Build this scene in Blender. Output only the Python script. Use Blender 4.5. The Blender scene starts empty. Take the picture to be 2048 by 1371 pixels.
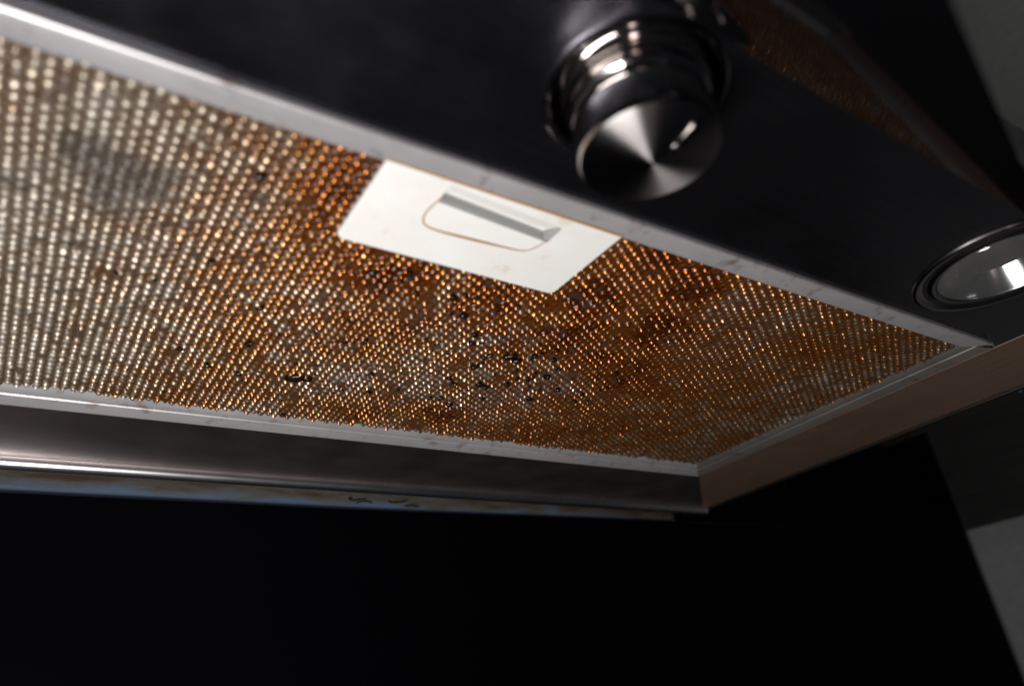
import bpy, bmesh, math
import numpy as np
from mathutils import Vector, Matrix

S = 0.18          # metres per design unit; the hood underside hangs one unit above the lens
ZC = 1.30         # lens height above the kitchen floor (m)
sc = bpy.context.scene
COL = sc.collection

def U(x, y, z=1.0):
    return Vector((x * S, y * S, ZC + z * S))

# ------------------------------------------------------------------ camera
cam_d = bpy.data.cameras.new('camera'); cam = bpy.data.objects.new('camera', cam_d); COL.objects.link(cam)
sc.camera = cam
F, PITCH, YAW, ROLL = 1479.3, 0.4772, 0.6380, -0.1294
cy_, sy_, cp_, sp_, cr_, sr_ = math.cos(YAW), math.sin(YAW), math.cos(PITCH), math.sin(PITCH), math.cos(ROLL), math.sin(ROLL)
fwd = Vector((sy_ * cp_, cy_ * cp_, sp_)); rgt = Vector((cy_, -sy_, 0)); upv = rgt.cross(fwd)
r2 = rgt * cr_ + upv * sr_; u2 = -rgt * sr_ + upv * cr_
M = Matrix((r2, u2, -fwd)).transposed().to_4x4(); M.translation = Vector((0, 0, ZC))
cam.matrix_world = M
cam_d.sensor_width = 36.0; cam_d.lens = F / 2048 * 36.0
cam_d.clip_start = 0.01; cam_d.clip_end = 50
cam_d.dof.use_dof = True; cam_d.dof.focus_distance = 2.45 * S; cam_d.dof.aperture_fstop = 5.0; cam_d.dof.aperture_blades = 7

# ------------------------------------------------------------------ world, lamps, exposure
W = bpy.data.worlds.new('World'); sc.world = W; W.use_nodes = True
bg = W.node_tree.nodes['Background']; bg.inputs[0].default_value = (0.55, 0.62, 0.8, 1); bg.inputs[1].default_value = 0.012
sc.view_settings.view_transform = 'Standard'; sc.view_settings.look = 'None'
sc.view_settings.exposure = 0.0; sc.view_settings.gamma = 1.0; sc.view_settings.use_curve_mapping = False

def area(name, loc, target, sx, sy, power, col):
    d = bpy.data.lights.new(name, 'AREA'); d.shape = 'RECTANGLE'; d.size = sx * S; d.size_y = sy * S
    d.energy = power; d.color = col
    o = bpy.data.objects.new(name, d); COL.objects.link(o)
    p, t = U(*loc), U(*target)
    o.location = p; o.rotation_euler = (t - p).to_track_quat('-Z', 'Y').to_euler()
    return o
area('window_light', (-0.30, 0.85, -1.3), (0.5, 1.5, 1.0), 1.5, 0.7, 2.85, (1.0, 0.98, 0.95))
area('room_light', (-0.6, -1.7, -1.6), (0.9, 0.7, 1.0), 0.42, 0.42, 0.28, (1.0, 0.82, 0.78))

area('wall_fill_light', (3.6, -1.5, 5.6), (6.7, 1.3, 4.0), 1.5, 1.5, 0.62, (1.0, 0.98, 0.90))  # unseen fill lamp, added to brighten the grey side wall

# ------------------------------------------------------------------ helpers
def new_mat(name):
    m = bpy.data.materials.new(name); m.use_nodes = True
    nt = m.node_tree; b = nt.nodes['Principled BSDF']
    return m, nt, b

def link_obj(name, me, mat=None, parent=None, smooth=False):
    o = bpy.data.objects.new(name, me); COL.objects.link(o)
    if mat: me.materials.append(mat)
    if parent: o.parent = parent
    if smooth:
        me.polygons.foreach_set('use_smooth', [True] * len(me.polygons))
    return o

def mesh(name, verts, faces, mat, parent=None, smooth=False, bevel=0.0, fix=True):
    me = bpy.data.meshes.new(name)
    me.from_pydata([tuple(v) for v in verts], [], faces)
    if fix or bevel:
        bm = bmesh.new(); bm.from_mesh(me)
        bmesh.ops.remove_doubles(bm, verts=bm.verts, dist=1e-6)
        if bevel:
            ed = [e for e in bm.edges if e.is_manifold and e.calc_face_angle(0) > 0.5]
            bmesh.ops.bevel(bm, geom=ed, offset=bevel, segments=3, profile=0.5, affect='EDGES')
        bmesh.ops.recalc_face_normals(bm, faces=bm.faces)
        bm.to_mesh(me); bm.free()
    return link_obj(name, me, mat, parent, smooth)

def box(name, x0, x1, y0, y1, z0, z1, mat, parent=None, bevel=0.0):
    v = [U(x, y, z) for x in (x0, x1) for y in (y0, y1) for z in (z0, z1)]
    f = [(0, 1, 3, 2), (4, 6, 7, 5), (0, 4, 5, 1), (2, 3, 7, 6), (0, 2, 6, 4), (1, 5, 7, 3)]
    return mesh(name, v, f, mat, parent, bevel=bevel)

def lathe(name, c, prof, mat, parent=None, seg=96, smooth=True):
    """profile of (radius, height) in units around a vertical axis at c=(x,y)"""
    V, Fc = [], []
    for r, z in prof:
        for k in range(seg):
            a = 2 * math.pi * k / seg
            V.append(U(c[0] + r * math.cos(a), c[1] + r * math.sin(a), z))
    for i in range(len(prof) - 1):
        for k in range(seg):
            k2 = (k + 1) % seg
            Fc.append((i * seg + k, i * seg + k2, (i + 1) * seg + k2, (i + 1) * seg + k))
    o = mesh(name, V, Fc, mat, parent, smooth=False)
    me = o.data
    me.polygons.foreach_set('use_smooth', [smooth] * len(me.polygons))
    me.set_sharp_from_angle(angle=math.radians(32))
    return o

def sweep(name, prof, ends, mat, parent=None, smooth=True):
    """prof: list of (s,z); ends: two functions s -> (x,y). Open strip between the two ends, subdivided."""
    V, Fc = [], []
    n = len(prof); m = 2
    for e in ends:
        for s, z in prof:
            x, y = e(s); V.append(U(x, y, z))
    for i in range(n - 1):
        Fc.append((i, i + 1, n + i + 1, n + i))
    o = mesh(name, V, Fc, mat, parent)
    o.data.polygons.foreach_set('use_smooth', [smooth] * len(o.data.polygons))
    o.data.set_sharp_from_angle(angle=math.radians(35))
    return o

def empty(name, loc, label, cat, group=None):
    o = bpy.data.objects.new(name, None); COL.objects.link(o); o.location = loc
    o['label'] = label; o['category'] = cat
    if group: o['group'] = group
    return o

def keep(o, root):
    """re-parent world-space mesh under an empty that is not at the origin"""
    o.parent = root; o.matrix_parent_inverse = root_inv[root.name]
    return o
root_inv = {}
def root(*a, **k):
    r = empty(*a, **k); root_inv[r.name] = Matrix.Translation(r.location).inverted()
    return r
def P_(o, r):
    o.parent = r
    if r.name in root_inv: o.matrix_parent_inverse = root_inv[r.name]
    return o

# ------------------------------------------------------------------ materials
def tex(nt, kind, **k):
    n = nt.nodes.new(kind)
    for a, v in k.items():
        if a in n.inputs: n.inputs[a].default_value = v
        else: setattr(n, a, v)
    return n
def coords(nt, scale):
    tc = nt.nodes.new('ShaderNodeTexCoord'); mp = nt.nodes.new('ShaderNodeMapping')
    mp.inputs['Scale'].default_value = scale
    nt.links.new(tc.outputs['Object'], mp.inputs['Vector']); return mp.outputs['Vector']
def ramp(nt, fac, stops):
    r = nt.nodes.new('ShaderNodeValToRGB'); e = r.color_ramp.elements
    e[0].position, e[0].color = stops[0][0], stops[0][1]; e[1].position, e[1].color = stops[-1][0], stops[-1][1]
    for p, c in stops[1:-1]:
        q = e.new(p); q.color = c
    nt.links.new(fac, r.inputs[0]); return r.outputs[0]
def g(v): return (v, v, v, 1)

def brushed(name, base, rough, scale, bump=0.02, metallic=1.0, var=0.25, aniso=0.0, stain=None, stain_scale=60, rvar=0.25):
    m, nt, b = new_mat(name)
    v = coords(nt, scale)
    n1 = tex(nt, 'ShaderNodeTexNoise', Scale=1.0, Detail=6.0, Roughness=0.65); nt.links.new(v, n1.inputs['Vector'])
    v2 = coords(nt, (1, 1, 1)); n2 = tex(nt, 'ShaderNodeTexNoise', Scale=35.0, Detail=5.0); nt.links.new(v2, n2.inputs['Vector'])
    lo = tuple(c * (1 - var) for c in base) + (1,); hi = tuple(min(1, c * (1 + var)) for c in base) + (1,)
    c = ramp(nt, n1.outputs['Fac'], [(0.3, lo), (0.7, hi)])
    if stain:
        n3 = tex(nt, 'ShaderNodeTexNoise', Scale=stain_scale, Detail=8.0, Roughness=0.6); nt.links.new(v2, n3.inputs['Vector'])
        f = ramp(nt, n3.outputs['Fac'], [(0.57, g(0)), (0.74, g(0.7))])
        mx = nt.nodes.new('ShaderNodeMix'); mx.data_type = 'RGBA'
        nt.links.new(f, mx.inputs['Factor']); nt.links.new(c, mx.inputs[6]); mx.inputs[7].default_value = stain + (1,)
        c = mx.outputs[2]
    nt.links.new(c, b.inputs['Base Color'])
    b.inputs['Metallic'].default_value = metallic
    rr = ramp(nt, n2.outputs['Fac'], [(0.3, g(rough * (1 - rvar))), (0.7, g(min(1, rough * (1 + rvar))))])
    nt.links.new(rr, b.inputs['Roughness'])
    if aniso: b.inputs['Anisotropic'].default_value = aniso
    bp = nt.nodes.new('ShaderNodeBump'); bp.inputs['Strength'].default_value = bump; bp.inputs['Distance'].default_value = 0.0005
    nt.links.new(n1.outputs['Fac'], bp.inputs['Height']); nt.links.new(bp.outputs[0], b.inputs['Normal'])
    return m

M_panel = brushed('brushed_steel_panel', (0.10, 0.101, 0.118), 0.22, (18, 2500, 2500), bump=0.12, var=0.35, metallic=0.965)
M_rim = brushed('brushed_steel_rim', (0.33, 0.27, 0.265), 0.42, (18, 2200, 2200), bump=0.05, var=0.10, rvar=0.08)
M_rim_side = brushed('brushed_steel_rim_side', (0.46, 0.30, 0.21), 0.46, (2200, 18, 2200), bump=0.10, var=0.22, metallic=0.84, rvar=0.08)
M_edge = brushed('dull_side_edge', (0.06, 0.055, 0.05), 0.5, (800, 18, 800), bump=0.01, rvar=0.05)
M_bead = brushed('polished_rolled_edge', (0.85, 0.86, 0.90), 0.27, (18, 800, 800), bump=0.01, rvar=0.05)
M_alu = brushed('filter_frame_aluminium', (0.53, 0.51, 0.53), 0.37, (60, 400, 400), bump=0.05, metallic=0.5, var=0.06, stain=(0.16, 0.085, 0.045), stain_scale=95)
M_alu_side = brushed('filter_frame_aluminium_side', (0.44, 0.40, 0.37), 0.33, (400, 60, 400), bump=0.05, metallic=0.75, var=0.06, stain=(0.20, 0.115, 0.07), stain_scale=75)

m, nt, b = new_mat('gloss_black_lip'); M_lip = m
b.inputs['Base Color'].default_value = (0.002, 0.002, 0.0025, 1); b.inputs['Roughness'].default_value = 0.045; b.inputs['IOR'].default_value = 1.5

m, nt, b = new_mat('turned_steel'); M_knob = m
b.inputs['Base Color'].default_value = (0.62, 0.58, 0.57, 1); b.inputs['Metallic'].default_value = 1; b.inputs['Roughness'].default_value = 0.09
m, nt, b = new_mat('turned_steel_face'); M_face = m
b.inputs['Base Color'].default_value = (0.46, 0.43, 0.43, 1); b.inputs['Metallic'].default_value = 1; b.inputs['Roughness'].default_value = 0.31
b.inputs['Anisotropic'].default_value = 0.95; b.inputs['Anisotropic Rotation'].default_value = 0.25
tg = nt.nodes.new('ShaderNodeTangent'); tg.direction_type = 'RADIAL'; tg.axis = 'Z'
nt.links.new(tg.outputs[0], b.inputs['Tangent'])
m, nt, b = new_mat('dark_gap'); M_dark = m
b.inputs['Base Color'].default_value = (0.012, 0.011, 0.011, 1); b.inputs['Roughness'].default_value = 0.5

# white plastic latch plate: faint yellowing
m, nt, b = new_mat('white_plastic'); M_white = m
v = coords(nt, (1, 1, 1)); n = tex(nt, 'ShaderNodeTexNoise', Scale=40.0, Detail=7.0, Roughness=0.7); nt.links.new(v, n.inputs['Vector'])
c = ramp(nt, n.outputs['Fac'], [(0.35, (0.80, 0.80, 0.79, 1)), (0.60, (0.77, 0.755, 0.725, 1)), (0.72, (0.62, 0.48, 0.33, 1))])
nt.links.new(c, b.inputs['Base Color']); b.inputs['Roughness'].default_value = 0.42
m, nt, b = new_mat('slot_shade_grey'); M_slot_shade = m
b.inputs['Base Color'].default_value = (0.36, 0.37, 0.37, 1); b.inputs['Roughness'].default_value = 0.5  # shade on the finger slot walls, put into a flat grey
m, nt, b = new_mat('brown_grime'); M_grime = m
b.inputs['Base Color'].default_value = (0.36, 0.19, 0.07, 1); b.inputs['Roughness'].default_value = 0.4
m, nt, b = new_mat('burnt_crumb'); M_crumb = m
b.inputs['Base Color'].default_value = (0.012, 0.006, 0.004, 1); b.inputs['Roughness'].default_value = 0.22

# greasy mesh: attributes grease (stain), valley (thickness in hollows), worn
m, nt, b = new_mat('greasy_aluminium_mesh'); M_mesh = m
ag = tex(nt, 'ShaderNodeAttribute', attribute_name='grease'); av = tex(nt, 'ShaderNodeAttribute', attribute_name='hollow')
v = coords(nt, (1, 1, 1)); nz = tex(nt, 'ShaderNodeTexNoise', Scale=420.0, Detail=5.0, Roughness=0.7); nt.links.new(v, nz.inputs['Vector'])
top = ramp(nt, ag.outputs['Fac'], [(0.0, (0.60, 0.585, 0.56, 1)), (0.30, (0.62, 0.54, 0.44, 1)), (0.6, (0.52, 0.245, 0.075, 1)), (0.85, (0.46, 0.155, 0.030, 1)), (1.0, (0.34, 0.09, 0.014, 1))])
aw = tex(nt, 'ShaderNodeAttribute', attribute_name='worn')
mw = nt.nodes.new('ShaderNodeMix'); mw.data_type = 'RGBA'; nt.links.new(aw.outputs['Fac'], mw.inputs['Factor']); nt.links.new(top, mw.inputs[6]); mw.inputs[7].default_value = (0.86, 0.82, 0.75, 1); top = mw.outputs[2]
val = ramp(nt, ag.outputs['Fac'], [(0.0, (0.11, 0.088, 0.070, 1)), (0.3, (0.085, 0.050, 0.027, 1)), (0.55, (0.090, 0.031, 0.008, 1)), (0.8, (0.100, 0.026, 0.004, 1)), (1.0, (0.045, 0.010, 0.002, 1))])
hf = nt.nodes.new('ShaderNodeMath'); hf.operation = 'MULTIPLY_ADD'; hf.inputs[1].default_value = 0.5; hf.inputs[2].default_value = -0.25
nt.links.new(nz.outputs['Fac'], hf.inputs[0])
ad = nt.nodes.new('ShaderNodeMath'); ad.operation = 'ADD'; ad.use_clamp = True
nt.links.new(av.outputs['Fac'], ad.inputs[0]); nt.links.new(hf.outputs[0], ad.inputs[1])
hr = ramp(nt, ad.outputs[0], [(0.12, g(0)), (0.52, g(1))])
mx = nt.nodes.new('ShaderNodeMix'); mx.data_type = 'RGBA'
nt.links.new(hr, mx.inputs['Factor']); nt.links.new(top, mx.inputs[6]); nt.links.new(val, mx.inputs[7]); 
asn = tex(nt, 'ShaderNodeAttribute', attribute_name='soot')
ms2 = nt.nodes.new('ShaderNodeMix'); ms2.data_type = 'RGBA'; nt.links.new(asn.outputs['Fac'], ms2.inputs['Factor']); nt.links.new(mx.outputs[2], ms2.inputs[6]); ms2.inputs[7].default_value = (0.05, 0.038, 0.029, 1)
nt.links.new(ms2.outputs[2], b.inputs['Base Color'])
def mul(a, c):
    m_ = nt.nodes.new('ShaderNodeMath'); m_.operation = 'MULTIPLY'; nt.links.new(a, m_.inputs[0]); nt.links.new(c, m_.inputs[1]); return m_.outputs[0]
me_ = mul(ramp(nt, ad.outputs[0], [(0.2, g(0.95)), (0.6, g(0.2))]), ramp(nt, ag.outputs['Fac'], [(0.05, g(0.45)), (0.42, g(1.0))]))
me_ = mul(me_, ramp(nt, asn.outputs['Fac'], [(0.0, g(1)), (0.8, g(0.1))])); nt.links.new(me_, b.inputs['Metallic'])
rg = ramp(nt, ag.outputs['Fac'], [(0.0, g(0.55)), (0.45, g(0.34)), (1.0, g(0.20))]); nt.links.new(aw.outputs['Fac'], (wm := nt.nodes.new('ShaderNodeMix')).inputs['Factor']); nt.links.new(rg, wm.inputs[2]); wm.inputs[3].default_value = 0.24; nt.links.new(wm.outputs[0], b.inputs['Roughness'])
bp = nt.nodes.new('ShaderNodeBump'); bp.inputs['Strength'].default_value = 0.35; bp.inputs['Distance'].default_value = 0.0004
nt.links.new(nz.outputs['Fac'], bp.inputs['Height']); nt.links.new(bp.outputs[0], b.inputs['Normal'])

m, nt, b = new_mat('black_glossy_splashback'); M_black = m
b.inputs['Base Color'].default_value = (0.0012, 0.0012, 0.0022, 1); b.inputs['Roughness'].default_value = 0.5; b.inputs['Specular IOR Level'].default_value = 0.03
m, nt, b = new_mat('pale_wall_paint'); M_wall = m
v = coords(nt, (1, 1, 5)); n = tex(nt, 'ShaderNodeTexNoise', Scale=22.0, Detail=7.0, Roughness=0.65); nt.links.new(v, n.inputs['Vector'])
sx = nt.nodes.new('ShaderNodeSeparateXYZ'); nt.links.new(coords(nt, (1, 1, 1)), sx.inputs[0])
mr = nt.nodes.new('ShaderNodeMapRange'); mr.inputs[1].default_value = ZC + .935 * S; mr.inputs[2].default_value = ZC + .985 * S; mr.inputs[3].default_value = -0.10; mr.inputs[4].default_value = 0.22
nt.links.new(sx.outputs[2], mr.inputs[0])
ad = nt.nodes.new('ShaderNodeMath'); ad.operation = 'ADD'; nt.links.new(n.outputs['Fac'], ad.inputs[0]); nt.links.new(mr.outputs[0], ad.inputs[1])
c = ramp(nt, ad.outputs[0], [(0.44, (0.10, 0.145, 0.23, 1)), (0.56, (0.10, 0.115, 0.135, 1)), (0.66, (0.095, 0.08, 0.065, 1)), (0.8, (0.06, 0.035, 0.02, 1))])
nt.links.new(c, b.inputs['Base Color']); b.inputs['Roughness'].default_value = 0.7
m, nt, b = new_mat('grey_wall_paint'); M_grey = m
v = coords(nt, (1, 1, 1)); n = tex(nt, 'ShaderNodeTexNoise', Scale=90.0, Detail=6.0); nt.links.new(v, n.inputs['Vector'])
c = ramp(nt, n.outputs['Fac'], [(0.3, (0.33, 0.33, 0.34, 1)), (0.7, (0.38, 0.38, 0.39, 1))])
nt.links.new(c, b.inputs['Base Color']); b.inputs['Roughness'].default_value = 0.75
m, nt, b = new_mat('dark_cabinet_veneer'); M_cab = m
v = coords(nt, (6, 6, 90)); n = tex(nt, 'ShaderNodeTexNoise', Scale=2.0, Detail=6.0); nt.links.new(v, n.inputs['Vector'])
c = ramp(nt, n.outputs['Fac'], [(0.3, (0.016, 0.015, 0.015, 1)), (0.7, (0.028, 0.026, 0.025, 1))])
nt.links.new(c, b.inputs['Base Color']); b.inputs['Roughness'].default_value = 0.55
m, nt, b = new_mat('marker_ink'); M_ink = m
b.inputs['Base Color'].default_value = (0.012, 0.010, 0.010, 1); b.inputs['Roughness'].default_value = 0.6
m, nt, b = new_mat('lamp_glass'); M_glass = m
tr = nt.nodes.new('ShaderNodeBsdfTransparent'); tr.inputs[0].default_value = (0.85, 0.88, 0.88, 1)
gs = nt.nodes.new('ShaderNodeBsdfGlossy'); gs.inputs['Roughness'].default_value = 0.03
ms = nt.nodes.new('ShaderNodeMixShader'); ms.inputs[0].default_value = 0.07; dfu = nt.nodes.new('ShaderNodeBsdfDiffuse'); dfu.inputs[0].default_value = (0.8, 0.8, 0.78, 1); m0 = nt.nodes.new('ShaderNodeMixShader'); m0.inputs[0].default_value = 0.07; nt.links.new(tr.outputs[0], m0.inputs[1]); nt.links.new(dfu.outputs[0], m0.inputs[2]); nt.links.new(m0.outputs[0], ms.inputs[1]); nt.links.new(gs.outputs[0], ms.inputs[2])
nt.links.new(ms.outputs[0], nt.nodes['Material Output'].inputs['Surface'])
m, nt, b = new_mat('lamp_reflector'); M_refl = m
b.inputs['Base Color'].default_value = (0.75, 0.75, 0.76, 1); b.inputs['Metallic'].default_value = 1; b.inputs['Roughness'].default_value = 0.13
m, nt, b = new_mat('lamp_bezel_steel'); M_bezel = m
b.inputs['Base Color'].default_value = (0.45, 0.43, 0.43, 1); b.inputs['Metallic'].default_value = 1; b.inputs['Roughness'].default_value = 0.2

# ================================================================== setting: walls and cabinet
XL = -2.2
RX, RY = 3.41, 2.935       # outer back-right corner of the hood
FX, FY = 2.80, 2.40        # outer back-right corner of the filter

# pale bare wall behind the hood, ends where the dark cladding beside the hood begins
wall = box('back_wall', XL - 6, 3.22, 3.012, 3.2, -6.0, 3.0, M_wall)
wall['label'] = 'bare bluish grey wall showing as a thin strip under the hood back edge'; wall['category'] = 'wall'
ink = [[(1.237, .974), (1.253, .965), (1.287, .972), (1.321, .978)], [(1.235, .973), (1.252, .978)],
       [(1.272, .953), (1.284, .961), (1.312, .966), (1.34, .964), (1.343, .958)],
       [(1.425, .972), (1.437, .967), (1.463, .967), (1.499, .973), (1.521, .981)],
       [(1.504, .953), (1.53, .955), (1.558, .966)], [(1.549, .955), (1.581, .955)]]
for st in ink:
    pts = []
    for i in range(len(st) - 1):
        for t in np.linspace(0, 1, 8, endpoint=False): pts.append(np.array(st[i]) * (1 - t) + np.array(st[i + 1]) * t)
    pts.append(np.array(st[-1])); pts = np.array(pts)
    for _ in range(6): pts[1:-1] = (pts[:-2] + pts[1:-1] * 2 + pts[2:]) / 4
    d = np.gradient(pts, axis=0); d /= np.linalg.norm(d, axis=1)[:, None]; nrm = np.stack([-d[:, 1], d[:, 0]], 1)
    w = 0.0028 * (0.55 + 0.45 * np.sin(np.linspace(0.3, 2.9, len(pts))))[:, None] * np.array([1.6, 1.0])
    A, B = pts + nrm * w, pts - nrm * w
    V = [U(p[0], 3.0085, p[1]) for p in A] + [U(p[0], 3.0085, p[1]) for p in B] + [U(p[0], 3.0119, p[1]) for p in A] + [U(p[0], 3.0119, p[1]) for p in B]
    k = len(pts); Fc = []
    for i in range(k - 1):
        Fc += [(i, i + 1, k + i + 1, k + i), (i, 2 * k + i, 2 * k + i + 1, i + 1), (k + i, k + i + 1, 3 * k + i + 1, 3 * k + i)]
    mesh('ink_mark', V, Fc, M_ink, wall)

def quadslab(name, pts, y0, y1, mat):
    k = len(pts)
    V = [U(x, y0, z) for x, z in pts] + [U(x, y1, z) for x, z in pts]
    Fc = [tuple(range(k)), tuple(range(2 * k - 1, k - 1, -1))] + [(i, k + i, k + (i + 1) % k, (i + 1) % k) for i in range(k)]
    return mesh(name, V, Fc, mat)
CXW = 6.58
# black splashback: slightly sloping top edge left of the corner, cladding beside the hood runs up
sb = quadslab('splashback', [(XL - 6, -6), (6.52, -6), (6.55, 1.012), (3.40, .949), (1.6, .925), (1.24, .9215), (-.05, .917), (XL - 6, .86)], 2.995, 3.0105, M_black)
sb['label'] = 'large matt black splashback panel below the hood'; sb['category'] = 'splashback'
cl = quadslab('wall_cladding', [(3.235, .952), (3.40, .955), (6.55, 1.016), (6.57, 3.0), (3.235, 3.0)], 2.992, 3.0105, M_black)
cl['label'] = 'black wall panel between the hood side and the dark cabinet'; cl['category'] = 'wall panel'
sw = box('side_wall', 6.70, 6.9, -1.2, 3.2, -6, 6.4, M_grey)
sw['label'] = 'light grey painted side wall below the dark cabinet'; sw['category'] = 'wall'
cab = root('wall_cabinet', U(6.8, 2.2, 1.02), 'dark wood wall cabinet to the right of the hood', 'cabinet')
cb = quadslab('carcass', [(6.58, 1.022), (7.6, 1.022), (7.6, 3.0), (6.58, 3.0)], 1.35, 3.05, M_cab); P_(cb, cab)

# ================================================================== range hood
hood = root('range_hood', U(1.2, 1.5, 1.0), 'brushed steel cooker hood seen from underneath with knob and round lamp', 'range hood')

# control panel (front strip of the underside); bends up where it meets the gloss lip
PX1 = 2.826
cpn = box('control_panel', XL, PX1, 0.375, 0.955, 1.0, 1.03, M_panel); P_(cpn, hood)
def carve(target, cutter):
    md = target.modifiers.new('b', 'BOOLEAN'); md.operation = 'DIFFERENCE'; md.object = cutter; md.solver = 'EXACT'
    dg = bpy.context.evaluated_depsgraph_get(); nm = bpy.data.meshes.new_from_object(target.evaluated_get(dg))
    target.modifiers.clear(); nm.name = target.name; target.data = nm; bpy.data.objects.remove(cutter)
carve(cpn, lathe('cut', (2.245, 0.650), [(0.0, 0.95), (0.1735, 0.95), (0.1735, 1.1), (0.0, 1.1)], M_panel, seg=96, smooth=False))
# right rim and back rim, mitred at the corner, with a rolled outer edge
Wd = 1.0
def rimprof(w):
    p = [(0.0, 1.05), (0.0, 1.004), (0.004, 1.0), (w * 0.5, 1.0), (w - 0.046, 1.0)]
    p.append((w - 0.045, 1.35))
    return p
wb, wr = RY - FY - 0.012, RX - FX - 0.032
fy, fx = FY + 0.012, FX + 0.032
bk = sweep('back_rim', rimprof(wb), (lambda s: (XL, fy + s), lambda s: (fx + s * wr / wb, fy + s)), M_rim); P_(bk, hood)
rt = sweep('side_rim', rimprof(wr), (lambda s: (fx + s, -0.6), lambda s: (fx + s, fy + s * wb / wr)), M_rim_side); P_(rt, hood)
def bead(name, pts, rad, mat, seg=20):
    n = len(pts); V = []; Fc = []
    for i, p in enumerate(pts):
        a = Vector(pts[max(i - 1, 0)]); b2 = Vector(pts[min(i + 1, n - 1)]); d = (b2 - a).normalized()
        sd = d.cross(Vector((0, 0, 1))).normalized(); up = sd.cross(d)
        for k in range(seg):
            an = 2 * math.pi * k / seg; q2 = Vector(p) + (sd * math.cos(an) + up * math.sin(an)) * rad
            V.append(U(*q2))
    for i in range(n - 1):
        for k in range(seg): Fc.append((i * seg + k, i * seg + (k + 1) % seg, (i + 1) * seg + (k + 1) % seg, (i + 1) * seg + k))
    return mesh(name, V, Fc, mat, smooth=True)
bd = bead('rolled_edge', [(XL, RY - 0.046, 0.994), (RX - 0.042, RY - 0.046, 0.994)], 0.031, M_bead); P_(bd, hood)
bd = bead('rolled_edge', [(RX - 0.012, -0.6, 1.004), (RX - 0.012, RY - 0.03, 1.004)], 0.010, M_edge); P_(bd, hood)
fl = box('side_flange', 3.45, 3.62, 0.5, 1.86, 1.03, 1.05, M_edge); P_(fl, hood)
glint = lathe('screw', (3.53, 1.17), [(0.0, 1.015), (0.018, 1.016), (0.022, 1.022), (0.022, 1.03)], M_dark, seg=24); P_(glint, hood)
# housing above (closes the hood)
hv = [(XL, .36, 1.06), (3.36, .36, 1.06), (3.36, 2.89, 1.06), (XL, 2.89, 1.06), (-.4, 1.6, 2.5), (1.8, 1.6, 2.5), (1.8, 2.89, 2.5), (-.4, 2.89, 2.5)]
hs = mesh('housing', [U(*p) for p in hv], [(0, 1, 2, 3), (4, 5, 6, 7), (0, 1, 5, 4), (1, 2, 6, 5), (2, 3, 7, 6), (3, 0, 4, 7)], M_rim); P_(hs, hood)
hf_ = box('front_panel', XL, 3.36, 0.352, 0.374, 0.87, 1.055, M_panel); P_(hf_, hood)

# gloss lip sloping down towards the cook
th, ps = 0.676, 0.026
nx, ny, nz_ = math.sin(ps) * math.sin(th), -math.cos(ps) * math.sin(th), math.cos(th)
def lipz(x, y): return 1.0 - (nx * (x - 1.4) + ny * (y - 0.621)) / nz_
V = []
LX1 = 3.40
ring = [(XL, 0.398), (LX1, 0.398), (LX1, 0.375), (2.4, 0.36), (1.8, 0.345), (1.3, 0.285), (0.76, 0.15), (0.3, 0.03), (-0.5, -0.20), (XL, -0.55)]
for t in (0.0, 0.02):
    for x, y in ring: V.append(U(x, y, lipz(x, y) + t))
k = len(ring)
lip = mesh('front_lip', V, [tuple(range(k)), tuple(range(2 * k - 1, k - 1, -1))] + [(i, k + i, k + (i + 1) % k, (i + 1) % k) for i in range(k)], M_lip); P_(lip, hood)

# control knob
KC = (0.829, 0.645)
kn = root('control_knob', U(KC[0], KC[1], 1.0), 'x', 'x'); del kn['label']; del kn['category']
kn.parent = hood; kn.matrix_parent_inverse = root_inv['range_hood']
ang = np.radians(np.linspace(0, 180, 13))
bez = [(0.172, 0.9995), (0.171, 0.992), (0.166, 0.988), (0.160, 0.990), (0.156, 0.9985), (0.120, 0.9985)]
o = lathe('bezel_ring', KC, bez, M_knob); P_(o, kn)
body = [(0.135, 0.998), (0.1355, 0.985), (0.133, 0.979), (0.128, 0.977), (0.124, 0.976), (0.1225, 0.970), (0.1225, 0.966), (0.129, 0.962), (0.1315, 0.957), (0.130, 0.952),
        (0.124, 0.949), (0.1215, 0.944), (0.1220, 0.936), (0.1255, 0.932), (0.127, 0.925), (0.127, 0.868), (0.1262, 0.860), (0.1235, 0.8545)]
o = lathe('knob_body', KC, body, M_knob); P_(o, kn)
face = [(0.1235, 0.8545), (0.118, 0.8525), (0.06, 0.8440), (0.0015, 0.8355)]
o = lathe('knob_face', KC, face, M_face, seg=128); P_(o, kn)
# small pointer bar on the face
pv = []
o = lathe('pointer_dot', (0.8462, 0.603), [(0.0, 0.8385), (0.005, 0.8390), (0.008, 0.841), (0.009, 0.844), (0.009, 0.851)], M_knob, seg=24); P_(o, kn)

p0, p1 = np.array([0.846, 0.600]), np.array([0.8425, 0.551])
d_ = (p1 - p0) / np.linalg.norm(p1 - p0); n_ = np.array([-d_[1], d_[0]]) * 0.0042
V = [U(*(a + sg * n_), z) for z in (0.8425, 0.853) for a, sg in ((p0, 1), (p0, -1), (p1, -1), (p1, 1))]
o = mesh('pointer_ridge', V, [(0, 1, 2, 3), (7, 6, 5, 4), (0, 4, 5, 1), (1, 5, 6, 2), (2, 6, 7, 3), (3, 7, 4, 0)], M_knob, bevel=0.0004); P_(o, kn)
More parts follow.
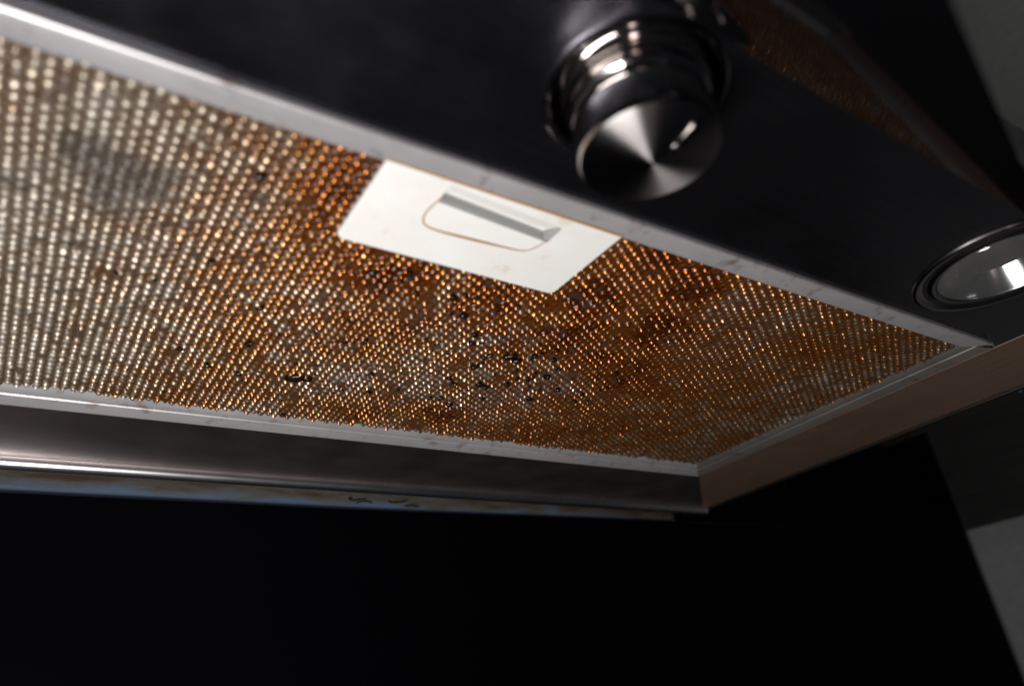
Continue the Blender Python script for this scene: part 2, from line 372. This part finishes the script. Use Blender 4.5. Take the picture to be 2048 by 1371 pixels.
# hood lamp
LC = (2.245, 0.650)
lp = bpy.data.objects.new('hood_lamp', None); COL.objects.link(lp); lp.location = U(*LC)
root_inv['hood_lamp'] = Matrix.Translation(lp.location).inverted()
lp.parent = hood; lp.matrix_parent_inverse = root_inv['range_hood']
bz = [(0.243, 0.9996), (0.240, 0.994), (0.232, 0.9915), (0.222, 0.993), (0.214, 0.9985), (0.205, 1.004), (0.199, 1.000), (0.193, 0.9945), (0.186, 0.993), (0.178, 0.995), (0.172, 1.004)]
o = lathe('lamp_bezel', LC, bz, M_bezel); P_(o, lp)
gl = [(0.172, 0.998)] + [(0.170 * math.cos(a), 0.997 - 0.028 * math.sin(a)) for a in np.linspace(0.05, math.pi / 2 - 0.01, 18)]
gl2 = [(r * 0.97, z + 0.010) for r, z in gl[::-1]]
o = lathe('lamp_glass', LC, gl, M_glass); P_(o, lp)
rf = [(0.174, 1.000), (0.160, 1.020), (0.143, 1.046), (0.125, 1.075), (0.105, 1.106), (0.085, 1.132), (0.06, 1.15), (0.03, 1.158), (0.001, 1.16)]
o = lathe('lamp_reflector', LC, rf, M_refl); P_(o, lp)

# ================================================================== grease filter
filt = root('grease_filter', U(1.3, 1.65, 0.99), 'rectangular grease filter with brown stained dimpled metal mesh and pale metal frame', 'grease filter')
ZF = 0.985
# corners of the outer and inner frame rectangle, measured at unit height
xo, xi, yt, yti, yb, ybi = 2.805 * ZF, 2.690 * ZF, 0.944 * ZF, 1.008 * ZF, 2.398 * ZF, 2.286 * ZF
def railprof(w):
    return [(-0.000, 1.004), (0.0, ZF + 0.009), (0.0025, ZF + 0.004), (0.007, ZF + 0.001), (0.013, ZF), (w * 0.50, ZF + 0.0005), (w * 0.52, ZF + 0.003), (w * 0.545, ZF + 0.0032), (w * 0.57, ZF + 0.0005),
            (w * 0.68, ZF - 0.001), (w * 0.80, ZF + 0.0005), (w * 1.0, ZF + 0.0075), (w * 1.02, ZF + 0.014)]
_rp = railprof
def railprof(w): return [(a, z if k == 0 else z + 0.026 * (a / w) - 0.014) for k, (a, z) in enumerate(_rp(w))]
def railtop(w):
    return [(-0.000, 1.004), (0.0, ZF + 0.007), (0.0015, ZF + 0.003), (0.004, ZF + 0.0008), (0.008, ZF), (0.5 * w, ZF), (0.9 * w, ZF + 0.001), (w, ZF + 0.004), (w + 0.002, ZF + 0.014)]
wt, wbm, wrr = yti - yt, yb - ybi, xo - xi
o = sweep('frame_rail', railtop(wt), (lambda s: (XL, yt + s), lambda s: (xo - s * wrr / wt, yt + s)), M_alu); P_(o, filt)
o = sweep('frame_rail', railprof(wbm), (lambda s: (XL, yb - s), lambda s: (xo - s * wrr / wbm, yb - s)), M_alu); P_(o, filt)
o = sweep('frame_rail', railprof(wrr), (lambda s: (xo - s, yt + s * wt / wrr), lambda s: (xo - s, yb - s * wbm / wrr)), M_alu_side); P_(o, filt)

# ---- dimpled mesh sheet as a real height field
rng = np.random.default_rng(11)
c_, b_ = 0.0226 * ZF, 2 * 0.0226 * ZF / math.sqrt(3)
nsx, nsy = 8, 10
x0, x1, y0, y1 = -0.75, xi + 0.006, yti - 0.012, ybi + 0.014
nxv, nyv = int((x1 - x0) / c_ * nsx) + 1, int((y1 - y0) / b_ * nsy) + 1
xs = x0 + np.arange(nxv) * c_ / nsx; ys = y0 + np.arange(nyv) * b_ / nsy
X, Y = np.meshgrid(xs, ys)
def vnoise(X, Y, sc_, seed, oct_=4):
    out = np.zeros_like(X); amp = 1.0; tot = 0
    for k in range(oct_):
        r = np.random.default_rng(seed + k); gsz = 160
        G = r.random((gsz, gsz)); fx_, fy_ = X * sc_ + 31.7, Y * sc_ + 17.3
        i, j = np.floor(fx_).astype(int), np.floor(fy_).astype(int); u, v_ = fx_ - i, fy_ - j
        u, v_ = u * u * (3 - 2 * u), v_ * v_ * (3 - 2 * v_)
        a = G[j % gsz, i % gsz]; b2 = G[j % gsz, (i + 1) % gsz]; c2 = G[(j + 1) % gsz, i % gsz]; d2 = G[(j + 1) % gsz, (i + 1) % gsz]
        out += amp * ((a * (1 - u) + b2 * u) * (1 - v_) + (c2 * (1 - u) + d2 * u) * v_); tot += amp; amp *= 0.55; sc_ *= 2.1
    return out / tot
def blobs(X, Y, pts):
    f = np.zeros_like(X)
    for x, y, r, a in pts:
        x, y, r = x * ZF, y * ZF, r * ZF
        f = np.maximum(f, a * np.exp(-((X - x) ** 2 + (Y - y) ** 2) / (r * r)))
    return f
# nearest bump centre on the hexagonal lattice
ci = np.round((X - x0) / c_).astype(int); best = np.full(X.shape, 9.0); bi = np.zeros(X.shape, int); bj = np.zeros(X.shape, int)
for di in (-1, 0, 1):
    ii = ci + di; off = (ii % 2) * 0.5
    jj = np.round((Y - y0) / b_ - off).astype(int)
    d = np.hypot(X - x0 - ii * c_, Y - y0 - (jj + off) * b_)
    mk = d < best; best[mk] = d[mk]; bi[mk] = ii[mk]; bj[mk] = jj[mk]
R0 = b_ * 0.5
hsh = rng.random((400, 200)); rb = hsh[bi % 400, bj % 200]; hs2 = rng.random((400, 200)); rb2 = hs2[bi % 400, bj % 200]
t = np.clip(best / (R0 * 1.12), 0, 1)
dome = np.clip(1 - (t * 0.92) ** 2, 0, 1) ** 1.7
n_low, n_mid, n_hi = vnoise(X, Y, 2.2, 3), vnoise(X, Y, 7, 20), vnoise(X, Y, 26, 40)
orange = blobs(X, Y, [(1.15, 1.32, .42, .80), (1.5, 1.5, .38, .80), (.60, 1.30, .36, .74), (.75, 1.62, .36, .70), (.50, 1.13, .20, .95), (.46, 1.27, .16, .85), (.70, 1.39, .20, .95), (.99, 1.38, .22, .95), (1.25, 1.28, .22, 1.0), (1.27, 1.06, .18, .95), (1.46, 1.10, .22, .95),
                      (1.65, 1.60, .28, .9), (1.32, 1.47, .25, 1.0), (1.11, 1.55, .18, .95), (.86, 1.60, .18, .85), (1.24, 2.12, .22, .85), (1.70, 2.18, .26, .75), (.73, 1.76, .18, .75),
                      (.46, 1.80, .2, .68), (.40, 1.03, .15, .75), (.95, 2.2, .2, .75), (.55, 2.12, .2, .6), (.25, 1.5, .25, .42), (.30, 1.15, .2, .45), (1.55, 1.35, .28, .95), (1.9, 1.7, .3, .7), (2.1, 1.25, .3, .68), (2.3, 1.1, .25, .5), (1.5, 1.85, .3, .8)])
clean = blobs(X, Y, [(1.07, 1.60, .06, .8), (.92, 1.56, .07, .6), (.82, 1.98, .09, .8), (.75, 2.04, .07, .7), (1.04, 1.91, .09, .75), (1.28, 1.95, .10, .9), (1.42, 1.86, .09, .9), (1.53, 1.78, .07, .8),
                     (1.46, 2.07, .05, .5), (1.68, 1.14, .07, .7), (1.88, 1.15, .09, .8), (1.90, 1.29, .09, .7), (1.65, 1.38, .05, .6), (1.16, 1.78, .07, .6)])
grease = np.maximum(0.55 + 0.12 * np.clip((X - 0.9) / 0.5, 0, 1) - 0.17 * np.clip((X - 1.9) / 0.6, 0, 1), orange * 1.06) + (n_mid - 0.5) * 0.40 + (n_hi - 0.5) * 0.30 + (rb - 0.5) * 0.22
cleanf = np.clip(clean * np.clip(0.62 + (n_hi - 0.5) * 3.0, 0, 1) * 1.1, 0, 1)
grease -= cleanf * 0.14
grease = np.clip(grease, 0, 1)
left = np.clip((0.42 * ZF - X) / 0.4, 0, 1); grease = grease * (1 - 0.52 * left)
amp = 0.0124 * (0.72 + 0.50 * rb) * np.clip(1.1 - 0.25 * (n_hi > 0.62), 0, 1.2)
flat = ((rb2 > 0.94) | (vnoise(X, Y, 18, 77, 3) > 0.72)).astype(float)       # crushed or filled dimples
dent = np.clip(1.6 * blobs(X, Y, [(.03, 1.24, .075, 1), (.10, 1.29, .075, 1), (.06, 1.33, .07, 1)]) - 0.5, 0, 1)
amp = amp * (1 - 0.6 * flat) * (1 - 0.30 * dent)
Zv = ZF + 0.0175 - amp * dome + 0.010 * dent + (n_low - 0.5) * 0.006
jx = (hsh[bi % 400, (bj + 7) % 200] - 0.5) * 0.35; jy = (hsh[(bi + 5) % 400, bj % 200] - 0.5) * 0.35
Zv = Zv + amp * (jx * (X - x0 - bi * c_) + jy * (Y - y0 - (bj + (bi % 2) * 0.5) * b_)) / R0     # every dimple tips a little its own way
inp = (X > .503 * ZF) & (X < 1.105 * ZF) & (Y < 1.272 * ZF)
Zv = np.where(inp, np.maximum(Zv, ZF + 0.033), Zv)
soot = np.clip(2.2 * blobs(X, Y, [(.03, 1.24, .085, 1), (.10, 1.28, .085, 1), (.07, 1.34, .08, 1), (-.09, 1.37, .04, .8), (-.06, 1.30, .03, .8), (.16, 1.22, .04, .7)]) * (0.55 + 0.9 * (n_hi - 0.3)) - 0.45, 0, 0.88)
sp1, sp2 = vnoise(X, Y, 21, 301, 3), vnoise(X, Y, 34, 402, 2)
near_c = blobs(X, Y, [(1.1, 1.65, .45, 1), (1.35, 1.8, .4, 1), (.8, 1.9, .4, .9), (.15, 1.6, .5, .75), (-.1, 1.9, .4, .7), (1.9, 1.4, .5, .5)])
soot = np.clip(np.maximum(soot, np.clip((sp1 - 0.66 + 0.05 * near_c) * 9, 0, 1) * near_c * 0.9), 0, 1)
soot = np.maximum(soot, np.clip((rb2 - 0.955) * 60, 0, 0.75) * (0.4 + 0.6 * near_c))          # single clogged dimples
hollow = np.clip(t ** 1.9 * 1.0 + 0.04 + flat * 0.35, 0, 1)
co = np.stack([X * S, Y * S, ZC + Zv * S], -1).reshape(-1, 3).astype(np.float32)
idx = np.arange(nxv * nyv).reshape(nyv, nxv)
q = np.stack([idx[:-1, :-1], idx[1:, :-1], idx[1:, 1:], idx[:-1, 1:]], -1).reshape(-1, 4)
me = bpy.data.meshes.new('mesh_screen')
me.vertices.add(len(co)); me.vertices.foreach_set('co', co.ravel())
me.loops.add(q.size); me.loops.foreach_set('vertex_index', q.ravel().astype(np.int32))
me.polygons.add(len(q)); me.polygons.foreach_set('loop_start', np.arange(0, q.size, 4, dtype=np.int32)); me.polygons.foreach_set('use_smooth', np.ones(len(q), bool))
me.update(calc_edges=True)
for nm, arr in (('grease', grease), ('soot', soot), ('hollow', hollow), ('worn', cleanf * np.clip(1.15 - t * t * 1.6, 0, 1))):
    a = me.attributes.new(nm, 'FLOAT', 'POINT'); a.data.foreach_set('value', arr.astype(np.float32).ravel())
scr = link_obj('mesh_screen', me, M_mesh); P_(scr, filt)

# ---- burnt crumbs stuck to the mesh
prng = np.random.default_rng(5)
extra = []
for _ in range(85):
    cx, cy, sp_ = [(1.25, 1.75, .26), (1.0, 1.55, .22), (.8, 1.9, .3), (1.4, 1.75, .2), (.5, 1.6, .3)][int(prng.integers(5))]
    ex, ey = cx + prng.normal() * sp_, cy + prng.normal() * sp_ * .6
    if 1.33 < ey < 2.24 and -.1 < ex < 2.2: extra.append((ex, ey, float(prng.uniform(.3, .75) * (1.5 if prng.random() > .9 else 1))))
crumbs = extra + [(.654, 1.996, 2.2), (.690, 1.99, 1.2), (.875, 1.407, 1.0), (.945, 1.477, 1.1), (1.048, 1.608, .9), (1.203, 1.643, 1.8), (1.24, 1.66, 1.2), (1.276, 1.613, .9), (1.218, 1.848, 1.3), (1.25, 1.86, 1.0), (1.406, 1.663, .9),
          (1.448, 1.892, 1.2), (1.146, 1.99, 1.0), (1.269, 2.126, .7), (1.403, 1.724, 1.1), (1.307, 1.818, .9), (1.286, 1.945, .8), (.472, 1.825, .8), (.524, 2.059, .9), (.443, 1.636, .8), (.635, 1.381, .7),
          (.705, 1.728, .8), (1.545, 1.302, .6), (.707, 2.275, .7), (.302, 1.157, 1.0), (1.287, 1.252, .6), (1.606, 1.795, .9), (1.571, 1.851, .8), (1.03, 1.56, 1.0), (1.35, 1.76, .9), (1.50, 1.80, 1.0), (1.10, 1.84, .8), (.98, 1.97, .7), (1.62, 1.86, .9), (1.14, 1.66, .8)]
for k, (x, y, s) in enumerate(crumbs):
    bm = bmesh.new(); bmesh.ops.create_icosphere(bm, subdivisions=2, radius=1.0)
    r = np.random.default_rng(100 + k); ph = r.random(6) * 6.28; a = r.uniform(-.5, .5)
    for vt in bm.verts:
        p = vt.co; f = 1 + 0.28 * math.sin(3.1 * p.x + ph[0]) * math.sin(2.7 * p.y + ph[1]) + 0.2 * math.sin(5 * p.y + ph[2] + 3 * p.z)
        px_, py_ = p.x * f * 0.0105 * s * 1.15, p.y * f * 0.0095 * s
        vt.co = U((x * ZF) + px_ * math.cos(a) - py_ * math.sin(a), (y * ZF) + px_ * math.sin(a) + py_ * math.cos(a), ZF + 0.005 + p.z * f * 0.0055 * min(s, 1.3))
    me = bpy.data.meshes.new('burnt_crumb'); bm.to_mesh(me); bm.free()
    o = link_obj('burnt_crumb', me, M_crumb, smooth=True); P_(o, scr)

# ---- white latch plate with scooped finger slot
zp = ZF - 0.0005
def R(x, y): return (x * ZF, y * ZF)
pl = [R(.499, .998), R(.499, 1.262), R(.512, 1.275), R(1.090, 1.283), R(1.103, 1.272), R(1.109, .998)]
k = len(pl)
V = [U(x, y, zp) for x, y in pl] + [U(x, y, zp + 0.030) for x, y in pl]
Fc = [tuple(range(k)), tuple(range(2 * k - 1, k - 1, -1))] + [(i, k + i, k + (i + 1) % k, (i + 1) % k) for i in range(k)]
plate = mesh('latch_plate', V, Fc, M_white, bevel=0.0008 * S / 0.18); P_(plate, filt)
# cutter: ramp going up into the plate towards the far side, far wall nearly upright
def cutter():
    ya, yb_ = 1.030, 1.093
    pts = [(.640, ya), (.664, ya), (.897, ya), (.951, 1.034), (.936, yb_), (.652, 1.072)]
    xs_ = [0.642, 0.935]
    V = []
    dz = 0.024
    prof = [(ya, 0.0), (ya, -0.004), (1.094, -0.004), (1.094, dz), (1.085, dz)]
    rows = []
    for i, x in enumerate((0.646, 0.953)):
        sh = 0.012 if i == 0 else 0.0
        for y, z in [(1.030, -0.004), (1.030, 0.0002), (1.078, dz), (1.090, dz), (1.090, -0.004)]:
            dy = -0.021 if i == 0 else 0.004
            V.append(U(x * ZF, (y + dy) * ZF, zp + z))
    Fc = [(0, 1, 2, 3, 4), (9, 8, 7, 6, 5)] + [(i, i + 5, (i + 1) % 5 + 5, (i + 1) % 5) for i in range(5)]
    o = mesh('cut', V, Fc, None); return o
cu = cutter()
carve(plate, cu)
# grey lining added on the slot's far and right walls to paint their shade
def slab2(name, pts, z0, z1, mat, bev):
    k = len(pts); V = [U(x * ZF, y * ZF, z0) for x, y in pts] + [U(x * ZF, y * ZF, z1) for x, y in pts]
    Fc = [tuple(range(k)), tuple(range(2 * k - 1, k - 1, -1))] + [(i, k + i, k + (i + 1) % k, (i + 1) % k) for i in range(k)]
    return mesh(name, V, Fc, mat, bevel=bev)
slot_shade = slab2('slot_shade_lining', [(.647, 1.0610), (.938, 1.0865), (.940, 1.060), (.9405, 1.036), (.952, 1.034), (.9525, 1.0915), (.647, 1.0660)], zp + 0.0006, zp + 0.0235, M_slot_shade, 0.0003)
P_(slot_shade, plate)
# grime-filled seam of the sliding latch below the slot
sp = [(.650, 1.050), (.643, 1.085), (.640, 1.110), (.645, 1.135), (.658, 1.153), (.690, 1.160), (.78, 1.156), (.88, 1.151), (.915, 1.148), (.932, 1.135), (.943, 1.105), (.947, 1.085)]
pts = np.array(sp) * ZF
for _ in range(3):
    a = pts[:-1] * .75 + pts[1:] * .25; b2 = pts[:-1] * .25 + pts[1:] * .75
    pts = np.concatenate([pts[:1], np.stack([a, b2], 1).reshape(-1, 2), pts[-1:]])
d = np.gradient(pts, axis=0); d /= np.linalg.norm(d, axis=1)[:, None]; nr = np.stack([-d[:, 1], d[:, 0]], 1)
wv = (0.0012 + 0.0034 * np.exp(-((pts[:, 0] / ZF - .78) / .11) ** 2))[:, None]
A, B = pts + nr * wv, pts - nr * wv; k = len(pts)
V = [U(p[0], p[1], zp - 0.0006) for p in A] + [U(p[0], p[1], zp - 0.0006) for p in B] + [U(p[0], p[1], zp + 0.001) for p in A] + [U(p[0], p[1], zp + 0.001) for p in B]
Fc = []
for i in range(k - 1):
    Fc += [(i, i + 1, k + i + 1, k + i), (i, 2 * k + i, 2 * k + i + 1, i + 1), (k + i, k + i + 1, 3 * k + i + 1, 3 * k + i)]
o = mesh('latch_seam', V, Fc, M_grime); P_(o, plate)
# grime line where the plate meets the frame rail
V = [U(.50 * ZF, .9945 * ZF, zp - 0.0004), U(1.108 * ZF, .9955 * ZF, zp - 0.0004), U(1.108 * ZF, 1.003 * ZF, zp - 0.0004), U(.50 * ZF, .999 * ZF, zp - 0.0004)]
V += [v + Vector((0, 0, 0.0004)) for v in V]
o = mesh('grime_line', V, [(0, 1, 2, 3), (7, 6, 5, 4), (0, 4, 5, 1), (1, 5, 6, 2), (2, 6, 7, 3), (3, 7, 4, 0)], M_grime); P_(o, plate)
